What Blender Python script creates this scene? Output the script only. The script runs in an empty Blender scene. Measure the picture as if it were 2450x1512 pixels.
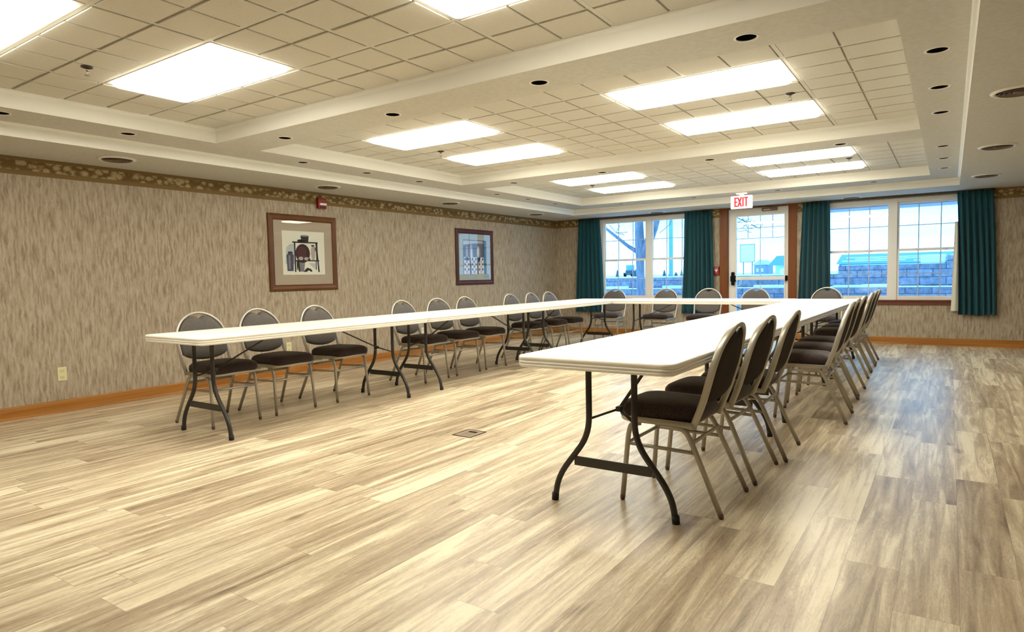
import bpy, bmesh, math, random
from mathutils import Vector, Matrix
random.seed(7)
C = bpy.context.scene.collection
scene = bpy.context.scene
PI = math.pi

# ------------------------------------------------------------------ camera
CAM = dict(loc=(6.4171, -11.0526, 1.0977), yaw=-.596, pitch=-.0599, roll=-.02, f=1545.63)
def make_camera():
    ya, pi_, ro = CAM['yaw'], CAM['pitch'], CAM['roll']
    F = Vector((math.sin(ya)*math.cos(pi_), math.cos(ya)*math.cos(pi_), math.sin(pi_)))
    R = Vector((math.cos(ya), -math.sin(ya), 0)); U = R.cross(F)
    c, s = math.cos(ro), math.sin(ro)
    R2 = c*R+s*U; U2 = -s*R+c*U
    cd = bpy.data.cameras.new('camera'); co = bpy.data.objects.new('camera', cd); C.objects.link(co)
    cd.sensor_fit = 'HORIZONTAL'; cd.sensor_width = 36; cd.lens = CAM['f']*36/2450
    cd.clip_start = .05; cd.clip_end = 500
    m = Matrix((R2, U2, -F)).transposed().to_4x4(); m.translation = Vector(CAM['loc'])
    co.matrix_world = m
    scene.camera = co
make_camera()
# ------------------------------------------------------------------ world
SKY_STRENGTH = 6.5
LAMP_STRENGTH = 16.5
LAMP_COLOR = (1.0, .955, .80)
def make_world():
    w = bpy.data.worlds.new('overcast_sky'); scene.world = w; w.use_nodes = True
    nt = w.node_tree; nt.nodes.clear()
    out = nt.nodes.new('ShaderNodeOutputWorld'); bg = nt.nodes.new('ShaderNodeBackground')
    tc = nt.nodes.new('ShaderNodeTexCoord'); sep = nt.nodes.new('ShaderNodeSeparateXYZ')
    nt.links.new(tc.outputs['Generated'], sep.inputs[0])
    mp = nt.nodes.new('ShaderNodeMapping'); mp.inputs['Scale'].default_value = (2, 2, 14)
    nt.links.new(tc.outputs['Generated'], mp.inputs[0])
    nz = nt.nodes.new('ShaderNodeTexNoise'); nz.inputs['Scale'].default_value = 2.0; nz.inputs['Detail'].default_value = 4
    nt.links.new(mp.outputs[0], nz.inputs[0])
    add = nt.nodes.new('ShaderNodeMath'); add.operation = 'MULTIPLY_ADD'
    add.inputs[1].default_value = .16
    nt.links.new(nz.outputs[0], add.inputs[0]); nt.links.new(sep.outputs[2], add.inputs[2])
    cr = nt.nodes.new('ShaderNodeValToRGB')
    cr.color_ramp.elements[0].position = .08; cr.color_ramp.elements[0].color = (.21, .49, .85, 1)
    cr.color_ramp.elements[1].position = .2; cr.color_ramp.elements[1].color = (.12, .375, .66, 1)
    nt.links.new(add.outputs[0], cr.inputs[0]); nt.links.new(cr.outputs[0], bg.inputs[0])
    bg.inputs[1].default_value = SKY_STRENGTH
    nt.links.new(bg.outputs[0], out.inputs[0])
make_world()
scene.view_settings.view_transform = 'Standard'; scene.view_settings.look = 'None'
scene.view_settings.gamma = 1; scene.view_settings.use_curve_mapping = False
scene.view_settings.exposure = 0.0

# ------------------------------------------------------------------ room constants
H, H1, H2 = 2.1785, 2.275, 2.40         # soffit, tray, tiled coffer
XR, YN = 8.4, -12.6                     # right and near walls
TX0, TX1, TY0, TY1 = .82, 6.50, -11.3, -.76   # tray opening
COF = [(-10.82, -7.86), (-7.44, -4.53), (-4.08, -1.30)]
CX0, CX1 = 1.27, 6.19

# ------------------------------------------------------------------ material helpers
def mat(name, col, rough=.5, metal=0, spec=.5, **kw):
    m = bpy.data.materials.new(name); m.use_nodes = True
    b = m.node_tree.nodes['Principled BSDF']
    b.inputs['Base Color'].default_value = (*col, 1)
    b.inputs['Roughness'].default_value = rough; b.inputs['Metallic'].default_value = metal
    b.inputs['Specular IOR Level'].default_value = spec
    for k, v in kw.items():
        b.inputs[k.replace('_', ' ')].default_value = v
    return m
def N(m, t, **kw):
    n = m.node_tree.nodes.new(t)
    for k, v in kw.items(): setattr(n, k, v)
    return n
def L(m, a, b): m.node_tree.links.new(a, b)
def bsdf(m): return m.node_tree.nodes['Principled BSDF']
def noise_col(m, scale, c0, c1, p0=.3, p1=.7, detail=4, distort=0, nscale=1., rough=.5, bump=0, bdist=.002):
    tc = N(m, 'ShaderNodeTexCoord'); mp = N(m, 'ShaderNodeMapping'); mp.inputs['Scale'].default_value = scale
    nz = N(m, 'ShaderNodeTexNoise'); nz.inputs['Scale'].default_value = nscale
    nz.inputs['Detail'].default_value = detail; nz.inputs['Distortion'].default_value = distort
    nz.inputs['Roughness'].default_value = rough
    cr = N(m, 'ShaderNodeValToRGB'); e = cr.color_ramp.elements
    e[0].position = p0; e[0].color = (*c0, 1); e[1].position = p1; e[1].color = (*c1, 1)
    L(m, tc.outputs['Object'], mp.inputs[0]); L(m, mp.outputs[0], nz.inputs[0]); L(m, nz.outputs[0], cr.inputs[0])
    L(m, cr.outputs[0], bsdf(m).inputs['Base Color'])
    if bump:
        bp = N(m, 'ShaderNodeBump'); bp.inputs['Strength'].default_value = bump; bp.inputs['Distance'].default_value = bdist
        L(m, nz.outputs[0], bp.inputs['Height']); L(m, bp.outputs[0], bsdf(m).inputs['Normal'])
    return nz, cr
M = {}
def wallpaper():
    m = mat('wallpaper', (.4, .32, .22), .75, spec=.3)
    tc = N(m, 'ShaderNodeTexCoord')
    # large soft wander so that the streaks lean and join
    n0 = N(m, 'ShaderNodeTexNoise'); n0.inputs['Scale'].default_value = 9; n0.inputs['Detail'].default_value = 2
    L(m, tc.outputs['Object'], n0.inputs[0])
    vm = N(m, 'ShaderNodeVectorMath', operation='MULTIPLY_ADD'); vm.inputs[1].default_value = (.035, .035, .0)
    L(m, n0.outputs['Color'], vm.inputs[0]); L(m, tc.outputs['Object'], vm.inputs[2])
    mp = N(m, 'ShaderNodeMapping'); mp.inputs['Scale'].default_value = (50, 50, 6.2)
    L(m, vm.outputs[0], mp.inputs[0])
    n1 = N(m, 'ShaderNodeTexNoise'); n1.inputs['Scale'].default_value = 1; n1.inputs['Detail'].default_value = 5; n1.inputs['Roughness'].default_value = .6
    L(m, mp.outputs[0], n1.inputs[0])
    cr = N(m, 'ShaderNodeValToRGB'); e = cr.color_ramp.elements
    e[0].position = .34; e[0].color = (.26, .203, .138, 1); e[1].position = .62; e[1].color = (.46, .395, .31, 1)
    x = e.new(.48); x.color = (.38, .31, .228, 1)
    L(m, n1.outputs[0], cr.inputs[0]); L(m, cr.outputs[0], bsdf(m).inputs['Base Color'])
    bp = N(m, 'ShaderNodeBump'); bp.inputs['Strength'].default_value = .25; bp.inputs['Distance'].default_value = .003
    L(m, n1.outputs[0], bp.inputs['Height']); L(m, bp.outputs[0], bsdf(m).inputs['Normal'])
    return m
def border_mat():
    m = mat('floral_border', (.3, .2, .08), .7, spec=.3)
    tc = N(m, 'ShaderNodeTexCoord'); sep = N(m, 'ShaderNodeSeparateXYZ'); L(m, tc.outputs['Object'], sep.inputs[0])
    mp = N(m, 'ShaderNodeMapping'); mp.inputs['Scale'].default_value = (17, 17, 21)
    L(m, tc.outputs['Object'], mp.inputs[0])
    v = N(m, 'ShaderNodeTexVoronoi'); v.inputs['Scale'].default_value = 1; v.inputs['Randomness'].default_value = .8
    L(m, mp.outputs[0], v.inputs[0])
    nz = N(m, 'ShaderNodeTexNoise'); nz.inputs['Scale'].default_value = 60; nz.inputs['Detail'].default_value = 3
    L(m, tc.outputs['Object'], nz.inputs[0])
    ad = N(m, 'ShaderNodeMath', operation='MULTIPLY_ADD'); ad.inputs[1].default_value = .5
    L(m, nz.outputs[0], ad.inputs[0]); L(m, v.outputs['Distance'], ad.inputs[2])
    cr = N(m, 'ShaderNodeValToRGB'); e = cr.color_ramp.elements
    e[0].position = .60; e[0].color = (.46, .36, .20, 1); e[1].position = .86; e[1].color = (.17, .105, .035, 1)
    x = e.new(.74); x.color = (.30, .21, .09, 1)
    L(m, ad.outputs[0], cr.inputs[0])
    # plain brown band above and plain ochre band under the flowers
    mr = N(m, 'ShaderNodeValToRGB'); k = mr.color_ramp.elements
    k[0].position = 0; k[0].color = (1, 1, 1, 1); k[1].position = 1; k[1].color = (1, 1, 1, 1)
    a = k.new(.24); a.color = (1, 1, 1, 1); b = k.new(.30); b.color = (0, 0, 0, 1); c = k.new(.78); c.color = (0, 0, 0, 1); d = k.new(.82); d.color = (1, 1, 1, 1)
    mm = N(m, 'ShaderNodeMapRange'); mm.inputs['From Min'].default_value = 2.03; mm.inputs['From Max'].default_value = H
    L(m, sep.outputs[2], mm.inputs[0]); L(m, mm.outputs[0], mr.inputs[0])
    mix = N(m, 'ShaderNodeMix', data_type='RGBA'); L(m, mr.outputs[0], mix.inputs['Factor'])
    L(m, cr.outputs[0], mix.inputs['A']); mix.inputs['B'].default_value = (.21, .135, .05, 1)
    L(m, mix.outputs['Result'], bsdf(m).inputs['Base Color'])
    return m
def plank_mat():
    m = mat('vinyl_plank', (.5, .4, .3), .38, spec=.62)
    PW, PL = .1785, 1.22
    tc = N(m, 'ShaderNodeTexCoord'); sep = N(m, 'ShaderNodeSeparateXYZ'); L(m, tc.outputs['Object'], sep.inputs[0])
    def math_(op, a=None, b=None, c=None):
        n = N(m, 'ShaderNodeMath', operation=op)
        for i, v in enumerate((a, b, c)):
            if v is None: continue
            if hasattr(v, 'default_value') or hasattr(v, 'links'): L(m, v, n.inputs[i])
            else: n.inputs[i].default_value = v
        return n.outputs[0]
    xs = math_('DIVIDE', math_('ADD', sep.outputs[0], 10 * PW - .035), PW)
    row = math_('FLOOR', xs); fx = math_('FRACT', xs)
    wn = N(m, 'ShaderNodeTexWhiteNoise', noise_dimensions='1D'); L(m, row, wn.inputs['W'])
    ys = math_('ADD', math_('DIVIDE', math_('ADD', sep.outputs[1], 30.0), PL), wn.outputs['Value'])
    col = math_('FLOOR', ys); fy = math_('FRACT', ys)
    idn = math_('ADD', math_('MULTIPLY', row, 37.17), math_('MULTIPLY', col, 5.31))
    wn2 = N(m, 'ShaderNodeTexWhiteNoise', noise_dimensions='1D'); L(m, idn, wn2.inputs['W'])
    # grain coordinates, shifted per plank
    cmb = N(m, 'ShaderNodeCombineXYZ')
    L(m, sep.outputs[0], cmb.inputs[0]); L(m, sep.outputs[1], cmb.inputs[1]); L(m, math_('MULTIPLY', wn2.outputs['Value'], 91.0), cmb.inputs[2])
    def noise(scale, detail, dist, rough=.55):
        mp = N(m, 'ShaderNodeMapping'); mp.inputs['Scale'].default_value = scale; L(m, cmb.outputs[0], mp.inputs[0])
        n = N(m, 'ShaderNodeTexNoise'); n.inputs['Scale'].default_value = 1; n.inputs['Detail'].default_value = detail
        n.inputs['Distortion'].default_value = dist; n.inputs['Roughness'].default_value = rough
        L(m, mp.outputs[0], n.inputs[0]); return n.outputs[0]
    broad = noise((20, 1.25, 1), 3, .9)
    wide = noise((7, .5, 1), 2, .5)
    fine = noise((80, 3.2, 1), 5, .9, .65)
    knot = noise((10, 3.2, 1), 1, 0)
    curl = noise((55, 16, 1), 3, 2.2, .6)
    rings = math_('ABSOLUTE', math_('SINE', math_('MULTIPLY', broad, 75.0)))
    # tone = plank tone + grain
    t = math_('MULTIPLY', wn2.outputs['Value'], .17)
    t = math_('MULTIPLY_ADD', broad, .78, t)
    t = math_('MULTIPLY_ADD', wide, .36, t)
    t = math_('MULTIPLY_ADD', fine, .26, t)
    t = math_('MULTIPLY_ADD', rings, .06, t)
    t = math_('MULTIPLY_ADD', math_('SUBTRACT', curl, .5), .20, t)
    kd = math_('MULTIPLY', math_('MAXIMUM', math_('SUBTRACT', knot, .68), 0.0), -1.6)
    t = math_('ADD', t, kd)
    cr = N(m, 'ShaderNodeValToRGB'); e = cr.color_ramp.elements
    e[0].position = .50; e[0].color = (.19, .13, .08, 1); e[1].position = 1.0; e[1].color = (.86, .76, .56, 1)
    a = e.new(.66); a.color = (.36, .272, .178, 1); b = e.new(.80); b.color = (.53, .425, .29, 1)
    L(m, t, cr.inputs[0])
    # narrow seams
    ex = math_('MINIMUM', fx, math_('SUBTRACT', 1.0, fx)); ey = math_('MINIMUM', fy, math_('SUBTRACT', 1.0, fy))
    sx = math_('LESS_THAN', ex, .008); sy = math_('LESS_THAN', ey, .0012)
    seam = math_('MAXIMUM', sx, sy)
    mix = N(m, 'ShaderNodeMix', data_type='RGBA'); L(m, math_('MULTIPLY', seam, .35), mix.inputs['Factor'])
    L(m, cr.outputs[0], mix.inputs['A']); mix.inputs['B'].default_value = (.16, .11, .07, 1)
    L(m, mix.outputs['Result'], bsdf(m).inputs['Base Color'])
    rr = N(m, 'ShaderNodeMapRange'); rr.inputs['To Min'].default_value = .27; rr.inputs['To Max'].default_value = .42
    L(m, fine, rr.inputs[0]); L(m, rr.outputs[0], bsdf(m).inputs['Roughness'])
    bp = N(m, 'ShaderNodeBump'); bp.inputs['Strength'].default_value = .12; bp.inputs['Distance'].default_value = .001
    L(m, fine, bp.inputs['Height']); L(m, bp.outputs[0], bsdf(m).inputs['Normal'])
    return m
def glass_mat(name, tint=(1, 1, 1), ior=1.5, rough=0.0, edge=.9):
    m = bpy.data.materials.new(name); m.use_nodes = True; nt = m.node_tree; nt.nodes.clear()
    o = nt.nodes.new('ShaderNodeOutputMaterial'); t = nt.nodes.new('ShaderNodeBsdfTransparent'); g = nt.nodes.new('ShaderNodeBsdfGlossy')
    t.inputs[0].default_value = (*tint, 1); g.inputs['Roughness'].default_value = rough
    lw = nt.nodes.new('ShaderNodeLayerWeight'); lw.inputs[0].default_value = .5
    pw = nt.nodes.new('ShaderNodeMath'); pw.operation = 'POWER'; pw.inputs[1].default_value = 4.0; nt.links.new(lw.outputs['Facing'], pw.inputs[0])
    f = nt.nodes.new('ShaderNodeMath'); f.operation = 'MULTIPLY_ADD'; f.inputs[1].default_value = edge; f.inputs[2].default_value = ((ior-1)/(ior+1))**2
    nt.links.new(pw.outputs[0], f.inputs[0]); x = nt.nodes.new('ShaderNodeMixShader')
    nt.links.new(f.outputs[0], x.inputs[0]); nt.links.new(t.outputs[0], x.inputs[1]); nt.links.new(g.outputs[0], x.inputs[2]); nt.links.new(x.outputs[0], o.inputs[0])
    return m
def emit(name, col, s):
    return mat(name, col, .6, **{'Emission_Color': (*col, 1), 'Emission_Strength': s})
def wood(name, c0, c1, scale, rough=.42):
    m = mat(name, c0, rough, spec=.32); noise_col(m, scale, c0, c1, .3, .7, 5, .6, 1, .6); return m
M['wall'] = wallpaper(); M['border'] = border_mat(); M['floor'] = plank_mat()
M['plaster'] = mat('ceiling_paint', (.74, .70, .60), .85, spec=.2)
noise_col(M['plaster'], (38, 38, 38), (.55, .53, .47), (.60, .58, .52), .35, .65, 3, 0, 1, .5, .22, .004)
M['fascia'] = mat('smooth_trim_paint', (.76, .74, .67), .6, spec=.3)
M['fascia_glow'] = mat('trim_paint_with_lamp_glow', (.88, .87, .80), .6, spec=.3)  # trim paint lightened on the tray step: direct troffer light put into the colour
M['tile'] = mat('ceiling_tile', (.70, .66, .56), .9, spec=.15)
noise_col(M['tile'], (210, 210, 210), (.58, .555, .485), (.66, .63, .55), .35, .65, 3, 0, 1, .6, .3, .0015)
M['grid'] = mat('grid_metal', (.62, .60, .53), .7)
M['gap'] = mat('tile_shadow_gap', (.12, .10, .08), .9)
M['oak'] = wood('stained_oak', (.30, .115, .018), (.46, .20, .045), (1.2, 1.2, 40))
M['sillwood'] = wood('dark_red_wood', (.11, .03, .018), (.19, .06, .035), (2, 30, 30))
M['doorwood'] = wood('door_casing_wood', (.15, .040, .007), (.21, .064, .012), (30, 30, 1.4))
M['tabletop'] = mat('white_plastic', (.90, .87, .80), .42, spec=.4)
M['tableleg'] = mat('dark_grey_powder_coat', (.050, .047, .043), .38, metal=.45)
M['rubber'] = mat('black_rubber', (.012, .012, .012), .6)
M['frame'] = mat('sand_powder_coat', (.46, .43, .37), .34, metal=.5)
M['glide'] = mat('brown_glide', (.12, .075, .05), .5)
def fabric(name, c0, c1, sheen=.3):
    m = mat(name, c0, .85, spec=.25, **{'Sheen_Weight': sheen, 'Sheen_Roughness': .4})
    noise_col(m, (160, 160, 160), c0, c1, .4, .62, 2, 0, 1, .6, .35, .001); return m
M['seatfab'] = fabric('brown_tweed', (.022, .014, .014), (.062, .042, .040))
M['backfab'] = fabric('taupe_vinyl', (.068, .058, .051), (.098, .085, .076), .2)
bsdf(M['backfab']).inputs['Roughness'].default_value = .5
M['shell'] = mat('back_shell', (.034, .027, .021), .85, spec=.12)
def curtain_mat():
    m = mat('teal_curtain', (.02, .10, .12), .85, spec=.2, **{'Sheen_Weight': .15})
    noise_col(m, (300, 300, 300), (.006, .052, .074), (.015, .094, .115), .3, .7, 2, 0, 1, .5, .2, .001); return m
M['curtain'] = curtain_mat()
M['lining'] = mat('cream_lining', (.72, .68, .58), .9)
M['rod'] = mat('dark_bronze_rod', (.10, .085, .07), .4, metal=.5)
M['vinyl'] = mat('white_window_vinyl', (.82, .80, .76), .4)
M['doorpaint'] = mat('white_door_paint', (.78, .75, .70), .4)
M['muntin'] = mat('grille_between_panes', (.55, .60, .72), .5)
M['glass'] = glass_mat('window_glass', (.97, .99, 1))
M['pglass'] = glass_mat('picture_glass', (1, 1, 1), 1.45, 0.0, .22)
M['lamp'] = emit('lit_diffuser', LAMP_COLOR, LAMP_STRENGTH)
M['black'] = mat('black_baffle', (.008, .007, .007), .8, spec=.1)
M['white'] = mat('white_enamel', (.80, .77, .70), .4)
M['chrome'] = mat('sprinkler_metal', (.35, .30, .24), .3, metal=.9)
M['bronze'] = mat('dark_bronze', (.05, .035, .025), .4, metal=.5)
M['slat'] = mat('louvre_brown', (.16, .12, .09), .5, metal=.3)
M['red'] = mat('alarm_red', (.28, .008, .010), .35)
M['lens'] = mat('strobe_lens', (.85, .80, .78), .15)
M['exitface'] = emit('exit_face', (.95, .78, .70), .75)
M['exitred'] = emit('exit_letters', (.85, .02, .04), .9)
M['ivory'] = mat('ivory_plastic', (.72, .66, .40), .4)
M['whiteplastic'] = mat('white_plate', (.72, .68, .62), .4)
M['slot'] = mat('outlet_slot', (.12, .09, .04), .6)
M['frame1'] = wood('walnut_frame', (.095, .034, .007), (.15, .056, .013), (30, 3, 3), .42)
M['frame2'] = wood('mahogany_frame', (.055, .014, .010), (.09, .025, .018), (30, 3, 3), .42)
M['matboard'] = mat('taupe_mat_board', (.40, .335, .26), .85)
M['matboard2'] = mat('pale_green_mat_board', (.36, .40, .36), .85)
M['paper'] = mat('print_paper', (.72, .72, .62), .8)
for nm, c in dict(ink_black=(.018, .018, .022), ink_blue=(.06, .07, .12), ink_maroon=(.075, .022, .025), ink_grey=(.20, .20, .22), ink_clay=(.40, .35, .33), ink_pale=(.45, .50, .52), ink_slate=(.10, .10, .14), ink_white=(.62, .62, .68), ink_mauve=(.33, .30, .36)).items():
    M[nm] = mat(nm, c, .85)
M['snow'] = mat('snow', (.88, .93, .96), .8)
noise_col(M['snow'], (.6, .6, .6), (.80, .88, .93), (.92, .95, .97), .3, .7, 4)
M['block'] = mat('retaining_block', (.3, .3, .36), .9)
def block_mat():
    m = M['block']
    tc = N(m, 'ShaderNodeTexCoord'); mp = N(m, 'ShaderNodeMapping'); mp.inputs['Rotation'].default_value = (PI/2, 0, 0)
    L(m, tc.outputs['Object'], mp.inputs[0])
    b = N(m, 'ShaderNodeTexBrick'); b.inputs['Scale'].default_value = 1; b.inputs['Brick Width'].default_value = .42; b.inputs['Row Height'].default_value = .15
    b.inputs['Mortar Size'].default_value = .008; b.inputs['Color1'].default_value = (.20, .20, .27, 1); b.inputs['Color2'].default_value = (.33, .30, .37, 1); b.inputs['Mortar'].default_value = (.10, .10, .14, 1)
    nz = N(m, 'ShaderNodeTexNoise'); nz.inputs['Scale'].default_value = 14; nz.inputs['Detail'].default_value = 6
    L(m, tc.outputs['Object'], nz.inputs[0]); L(m, mp.outputs[0], b.inputs[0])
    x = N(m, 'ShaderNodeMix', data_type='RGBA', blend_type='OVERLAY'); x.inputs['Factor'].default_value = .8
    L(m, b.outputs[0], x.inputs['A']); L(m, nz.outputs[0], x.inputs['B']); L(m, x.outputs['Result'], bsdf(m).inputs['Base Color'])
    bp = N(m, 'ShaderNodeBump'); bp.inputs['Strength'].default_value = .8; bp.inputs['Distance'].default_value = .03
    L(m, nz.outputs[0], bp.inputs['Height']); L(m, bp.outputs[0], bsdf(m).inputs['Normal'])
block_mat()
M['bark'] = mat('bark', (.2, .2, .25), .9); noise_col(M['bark'], (14, 14, 3), (.13, .13, .18), (.30, .31, .40), .3, .7, 5, .5, 1, .6, .8, .02)
M['twig'] = mat('twig_bark', (.12, .13, .16), .9)
M['pole'] = mat('blue_grey_pole', (.16, .36, .52), .6)
M['teal'] = mat('teal_metal_wall', (.06, .36, .48), .5)
M['houseblue'] = mat('blue_grey_roof', (.16, .30, .48), .7)
M['housewall'] = mat('pale_siding', (.55, .75, .80), .7)
M['evergreen'] = mat('evergreen', (.05, .09, .12), .9)
M['signface'] = mat('pale_sign_face', (.85, .93, .93), .6)
M['siding'] = mat('outside_siding', (.6, .6, .65), .8)

# ------------------------------------------------------------------ mesh helpers
def bx(bm, x0, x1, y0, y1, z0, z1, mi=0, bevel=0):
    vs = [bm.verts.new((x, y, z)) for x in (x0, x1) for y in (y0, y1) for z in (z0, z1)]
    fs = []
    for q in ((0, 1, 3, 2), (4, 6, 7, 5), (0, 4, 5, 1), (2, 3, 7, 6), (0, 2, 6, 4), (1, 5, 7, 3)):
        f = bm.faces.new([vs[i] for i in q]); f.material_index = mi; fs.append(f)
    if bevel:
        es = list({e for f in fs for e in f.edges})
        bmesh.ops.bevel(bm, geom=es, offset=bevel, segments=2, affect='EDGES', profile=.5)
    return vs
def prism(bm, pts, d0, d1, axis='y', mi=0):
    """closed outline pts (a,b) extruded between d0 and d1 along axis"""
    def P(a, b, d): return {'y': (a, d, b), 'x': (d, a, b), 'z': (a, b, d)}[axis]
    A = [bm.verts.new(P(a, b, d0)) for a, b in pts]; B = [bm.verts.new(P(a, b, d1)) for a, b in pts]
    n = len(pts); fs = [bm.faces.new(A), bm.faces.new(B[::-1])]
    for i in range(n): fs.append(bm.faces.new((A[i], B[i], B[(i+1) % n], A[(i+1) % n])))
    for f in fs: f.material_index = mi
    return fs
def fillet(pts, r, seg=5):
    out = [Vector(pts[0])]
    for i in range(1, len(pts)-1):
        p, a, b = Vector(pts[i]), Vector(pts[i-1]), Vector(pts[i+1])
        rr = r[i] if isinstance(r, (list, tuple)) else r
        d1 = min(rr, (a-p).length*.49); d2 = min(rr, (b-p).length*.49)
        s = p+(a-p).normalized()*d1; e = p+(b-p).normalized()*d2
        for k in range(seg+1):
            t = k/seg; out.append((1-t)**2*s+2*t*(1-t)*p+t*t*e)
    out.append(Vector(pts[-1])); return out
def sweep(bm, pts, r1, r2=None, ref=(0, 1, 0), n=10, mi=0, power=1.0, taper=None):
    """tube along pts: half width r2 along ref, half depth r1 across it"""
    r2 = r1 if r2 is None else r2
    pts = [Vector(p) for p in pts]; rings = []; ref = Vector(ref).normalized()
    for i, p in enumerate(pts):
        a = pts[max(i-1, 0)]; b = pts[min(i+1, len(pts)-1)]; T = (b-a).normalized()
        B = ref-T*ref.dot(T)
        if B.length < 1e-4: B = Vector((1, 0, 0))-T*T.x
        B.normalize(); Nn = T.cross(B).normalized(); ring = []
        k_ = taper[i] if taper else 1
        for k in range(n):
            th = 2*PI*k/n; c, s = math.cos(th), math.sin(th)
            c = math.copysign(abs(c)**power, c); s = math.copysign(abs(s)**power, s)
            ring.append(bm.verts.new(p+Nn*c*r1*k_+B*s*r2*k_))
        rings.append(ring)
    for a, b in zip(rings, rings[1:]):
        for k in range(n):
            f = bm.faces.new((a[k], a[(k+1) % n], b[(k+1) % n], b[k])); f.material_index = mi; f.smooth = True
    for r in (rings[0][::-1], rings[-1]):
        f = bm.faces.new(r); f.material_index = mi
    return rings
def lathe(bm, prof, cx=0, cy=0, n=32, mi=0, axis='z', smooth=True):
    rings = []
    for r, z in prof:
        ring = []
        for k in range(n):
            a = 2*PI*k/n
            ring.append(bm.verts.new((cx+r*math.cos(a), cy+r*math.sin(a), z) if axis == 'z' else (cx+r*math.cos(a), z, cy+r*math.sin(a))))
        rings.append(ring)
    for a, b in zip(rings, rings[1:]):
        for k in range(n):
            f = bm.faces.new((a[k], a[(k+1) % n], b[(k+1) % n], b[k])); f.material_index = mi; f.smooth = smooth
    return rings
def cap(bm, ring, mi=0):
    f = bm.faces.new(ring); f.material_index = mi; return f
def rrect(w, d, r, seg=6):
    pts = []
    for sx, sy, a0 in ((1, 1, 0), (-1, 1, 90), (-1, -1, 180), (1, -1, 270)):
        for k in range(seg+1):
            a = math.radians(a0+90*k/seg); pts.append((sx*(w-r)+r*math.cos(a), sy*(d-r)+r*math.sin(a)))
    return pts
def obj(name, bm, mats, parent=None, loc=None, smooth=False, recalc=True):
    if recalc: bmesh.ops.recalc_face_normals(bm, faces=bm.faces)
    me = bpy.data.meshes.new(name); bm.to_mesh(me); bm.free()
    if not isinstance(mats, (list, tuple)): mats = [mats]
    for m_ in mats: me.materials.append(m_)
    if smooth:
        for p in me.polygons: p.use_smooth = True
    o = bpy.data.objects.new(name, me); C.objects.link(o)
    if parent: o.parent = parent
    if loc: o.location = loc
    return o
def BM(): return bmesh.new()
def tag(o, label, cat, group=None, kind=None):
    o['label'] = label; o['category'] = cat
    if group: o['group'] = group
    if kind: o['kind'] = kind
    return o
def thing(name, label, cat, loc=(0, 0, 0), rz=0, group=None):
    o = bpy.data.objects.new(name, None); C.objects.link(o); o.location = loc; o.rotation_euler = (0, 0, rz)
    o.empty_display_size = .1
    return tag(o, label, cat, group)
def struct(name, bm, m, parent=None, label=None):
    o = obj(name, bm, m, parent)
    o['kind'] = 'structure'
    if label: o['label'] = label
    return o
def copy_tree(o, parent=None):
    c = o.copy(); C.objects.link(c)
    if parent: c.parent = parent
    for ch in list(o.children): copy_tree(ch, c)
    return c
def dup(root, loc, rz, label, group=None):
    r = copy_tree(root); r.location = loc; r.rotation_euler = (0, 0, rz); r['label'] = label
    if group: r['group'] = group
    return r

# ------------------------------------------------------------------ floor and walls
bm = BM(); bx(bm, 0, XR, YN, 0, -.08, 0); struct('floor', bm, M['floor'])
def wall_cells(bm, a0, a1, z0, z1, d0, d1, axis, holes):
    As = sorted({a0, a1, *[h[0] for h in holes], *[h[1] for h in holes]}); Zs = sorted({z0, z1, *[h[2] for h in holes], *[h[3] for h in holes]})
    for i in range(len(As)-1):
        for j in range(len(Zs)-1):
            ca, cz = (As[i]+As[i+1])/2, (Zs[j]+Zs[j+1])/2
            if any(h[0] < ca < h[1] and h[2] < cz < h[3] for h in holes): continue
            if axis == 'x': bx(bm, As[i], As[i+1], d0, d1, Zs[j], Zs[j+1])
            else: bx(bm, d0, d1, As[i], As[i+1], Zs[j], Zs[j+1])
W1 = (.955, 2.87, .655, 2.135); D1 = (3.20, 4.39, 0, 2.165); W2 = (4.78, 6.66, .65, 2.135)
bm = BM(); bx(bm, -.2, 0, YN-.2, .2, -.08, 2.6); struct('wall_left', bm, M['wall'])
bm = BM(); wall_cells(bm, 0, XR, -.08, 2.6, 0, .2, 'x', [W1, D1, W2]); struct('wall_back', bm, M['wall'])
bm = BM(); bx(bm, XR, XR+.2, YN-.2, .2, -.08, 2.6); struct('wall_right', bm, M['wall'])
bm = BM(); bx(bm, 0, XR, YN-.2, YN, -.08, 2.6); struct('wall_near', bm, M['wall'])
# floral borders
bm = BM(); bx(bm, 0, .0015, YN, 0, 2.03, H); struct('trim_1', bm, M['border'])
bm = BM()
for a, b in ((.0015, .94), (2.88, 3.19), (4.40, 4.77), (6.67, XR)): bx(bm, a, b, -.0015, 0, 2.03, H)
struct('trim_2', bm, M['border'])
bm = BM(); bx(bm, XR-.0015, XR, YN, 0, 2.03, H); struct('trim_3', bm, M['border'])
def base_profile(): return [(0, 0), (.024, 0), (.0235, .008), (.019, .017), (.0135, .021), (.0125, .095), (.009, .102), (0, .105)]
def baseboard(name, side, a0, a1):
    bm = BM(); pr = base_profile()
    for s0, s1 in (a0 if isinstance(a0, list) else [(a0, a1)]):
        A = []; B = []
        for d, z in pr:
            if side == 'left': A.append((d, s0, z)); B.append((d, s1, z))
            elif side == 'back': A.append((s0, -d, z)); B.append((s1, -d, z))
            elif side == 'right': A.append((XR-d, s0, z)); B.append((XR-d, s1, z))
            else: A.append((s0, YN+d, z)); B.append((s1, YN+d, z))
        A = [bm.verts.new(v) for v in A]; B = [bm.verts.new(v) for v in B]; n = len(A)
        bm.faces.new(A); bm.faces.new(B[::-1])
        for i in range(n): bm.faces.new((A[i], B[i], B[(i+1) % n], A[(i+1) % n]))
    struct(name, bm, M['oak'])
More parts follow.
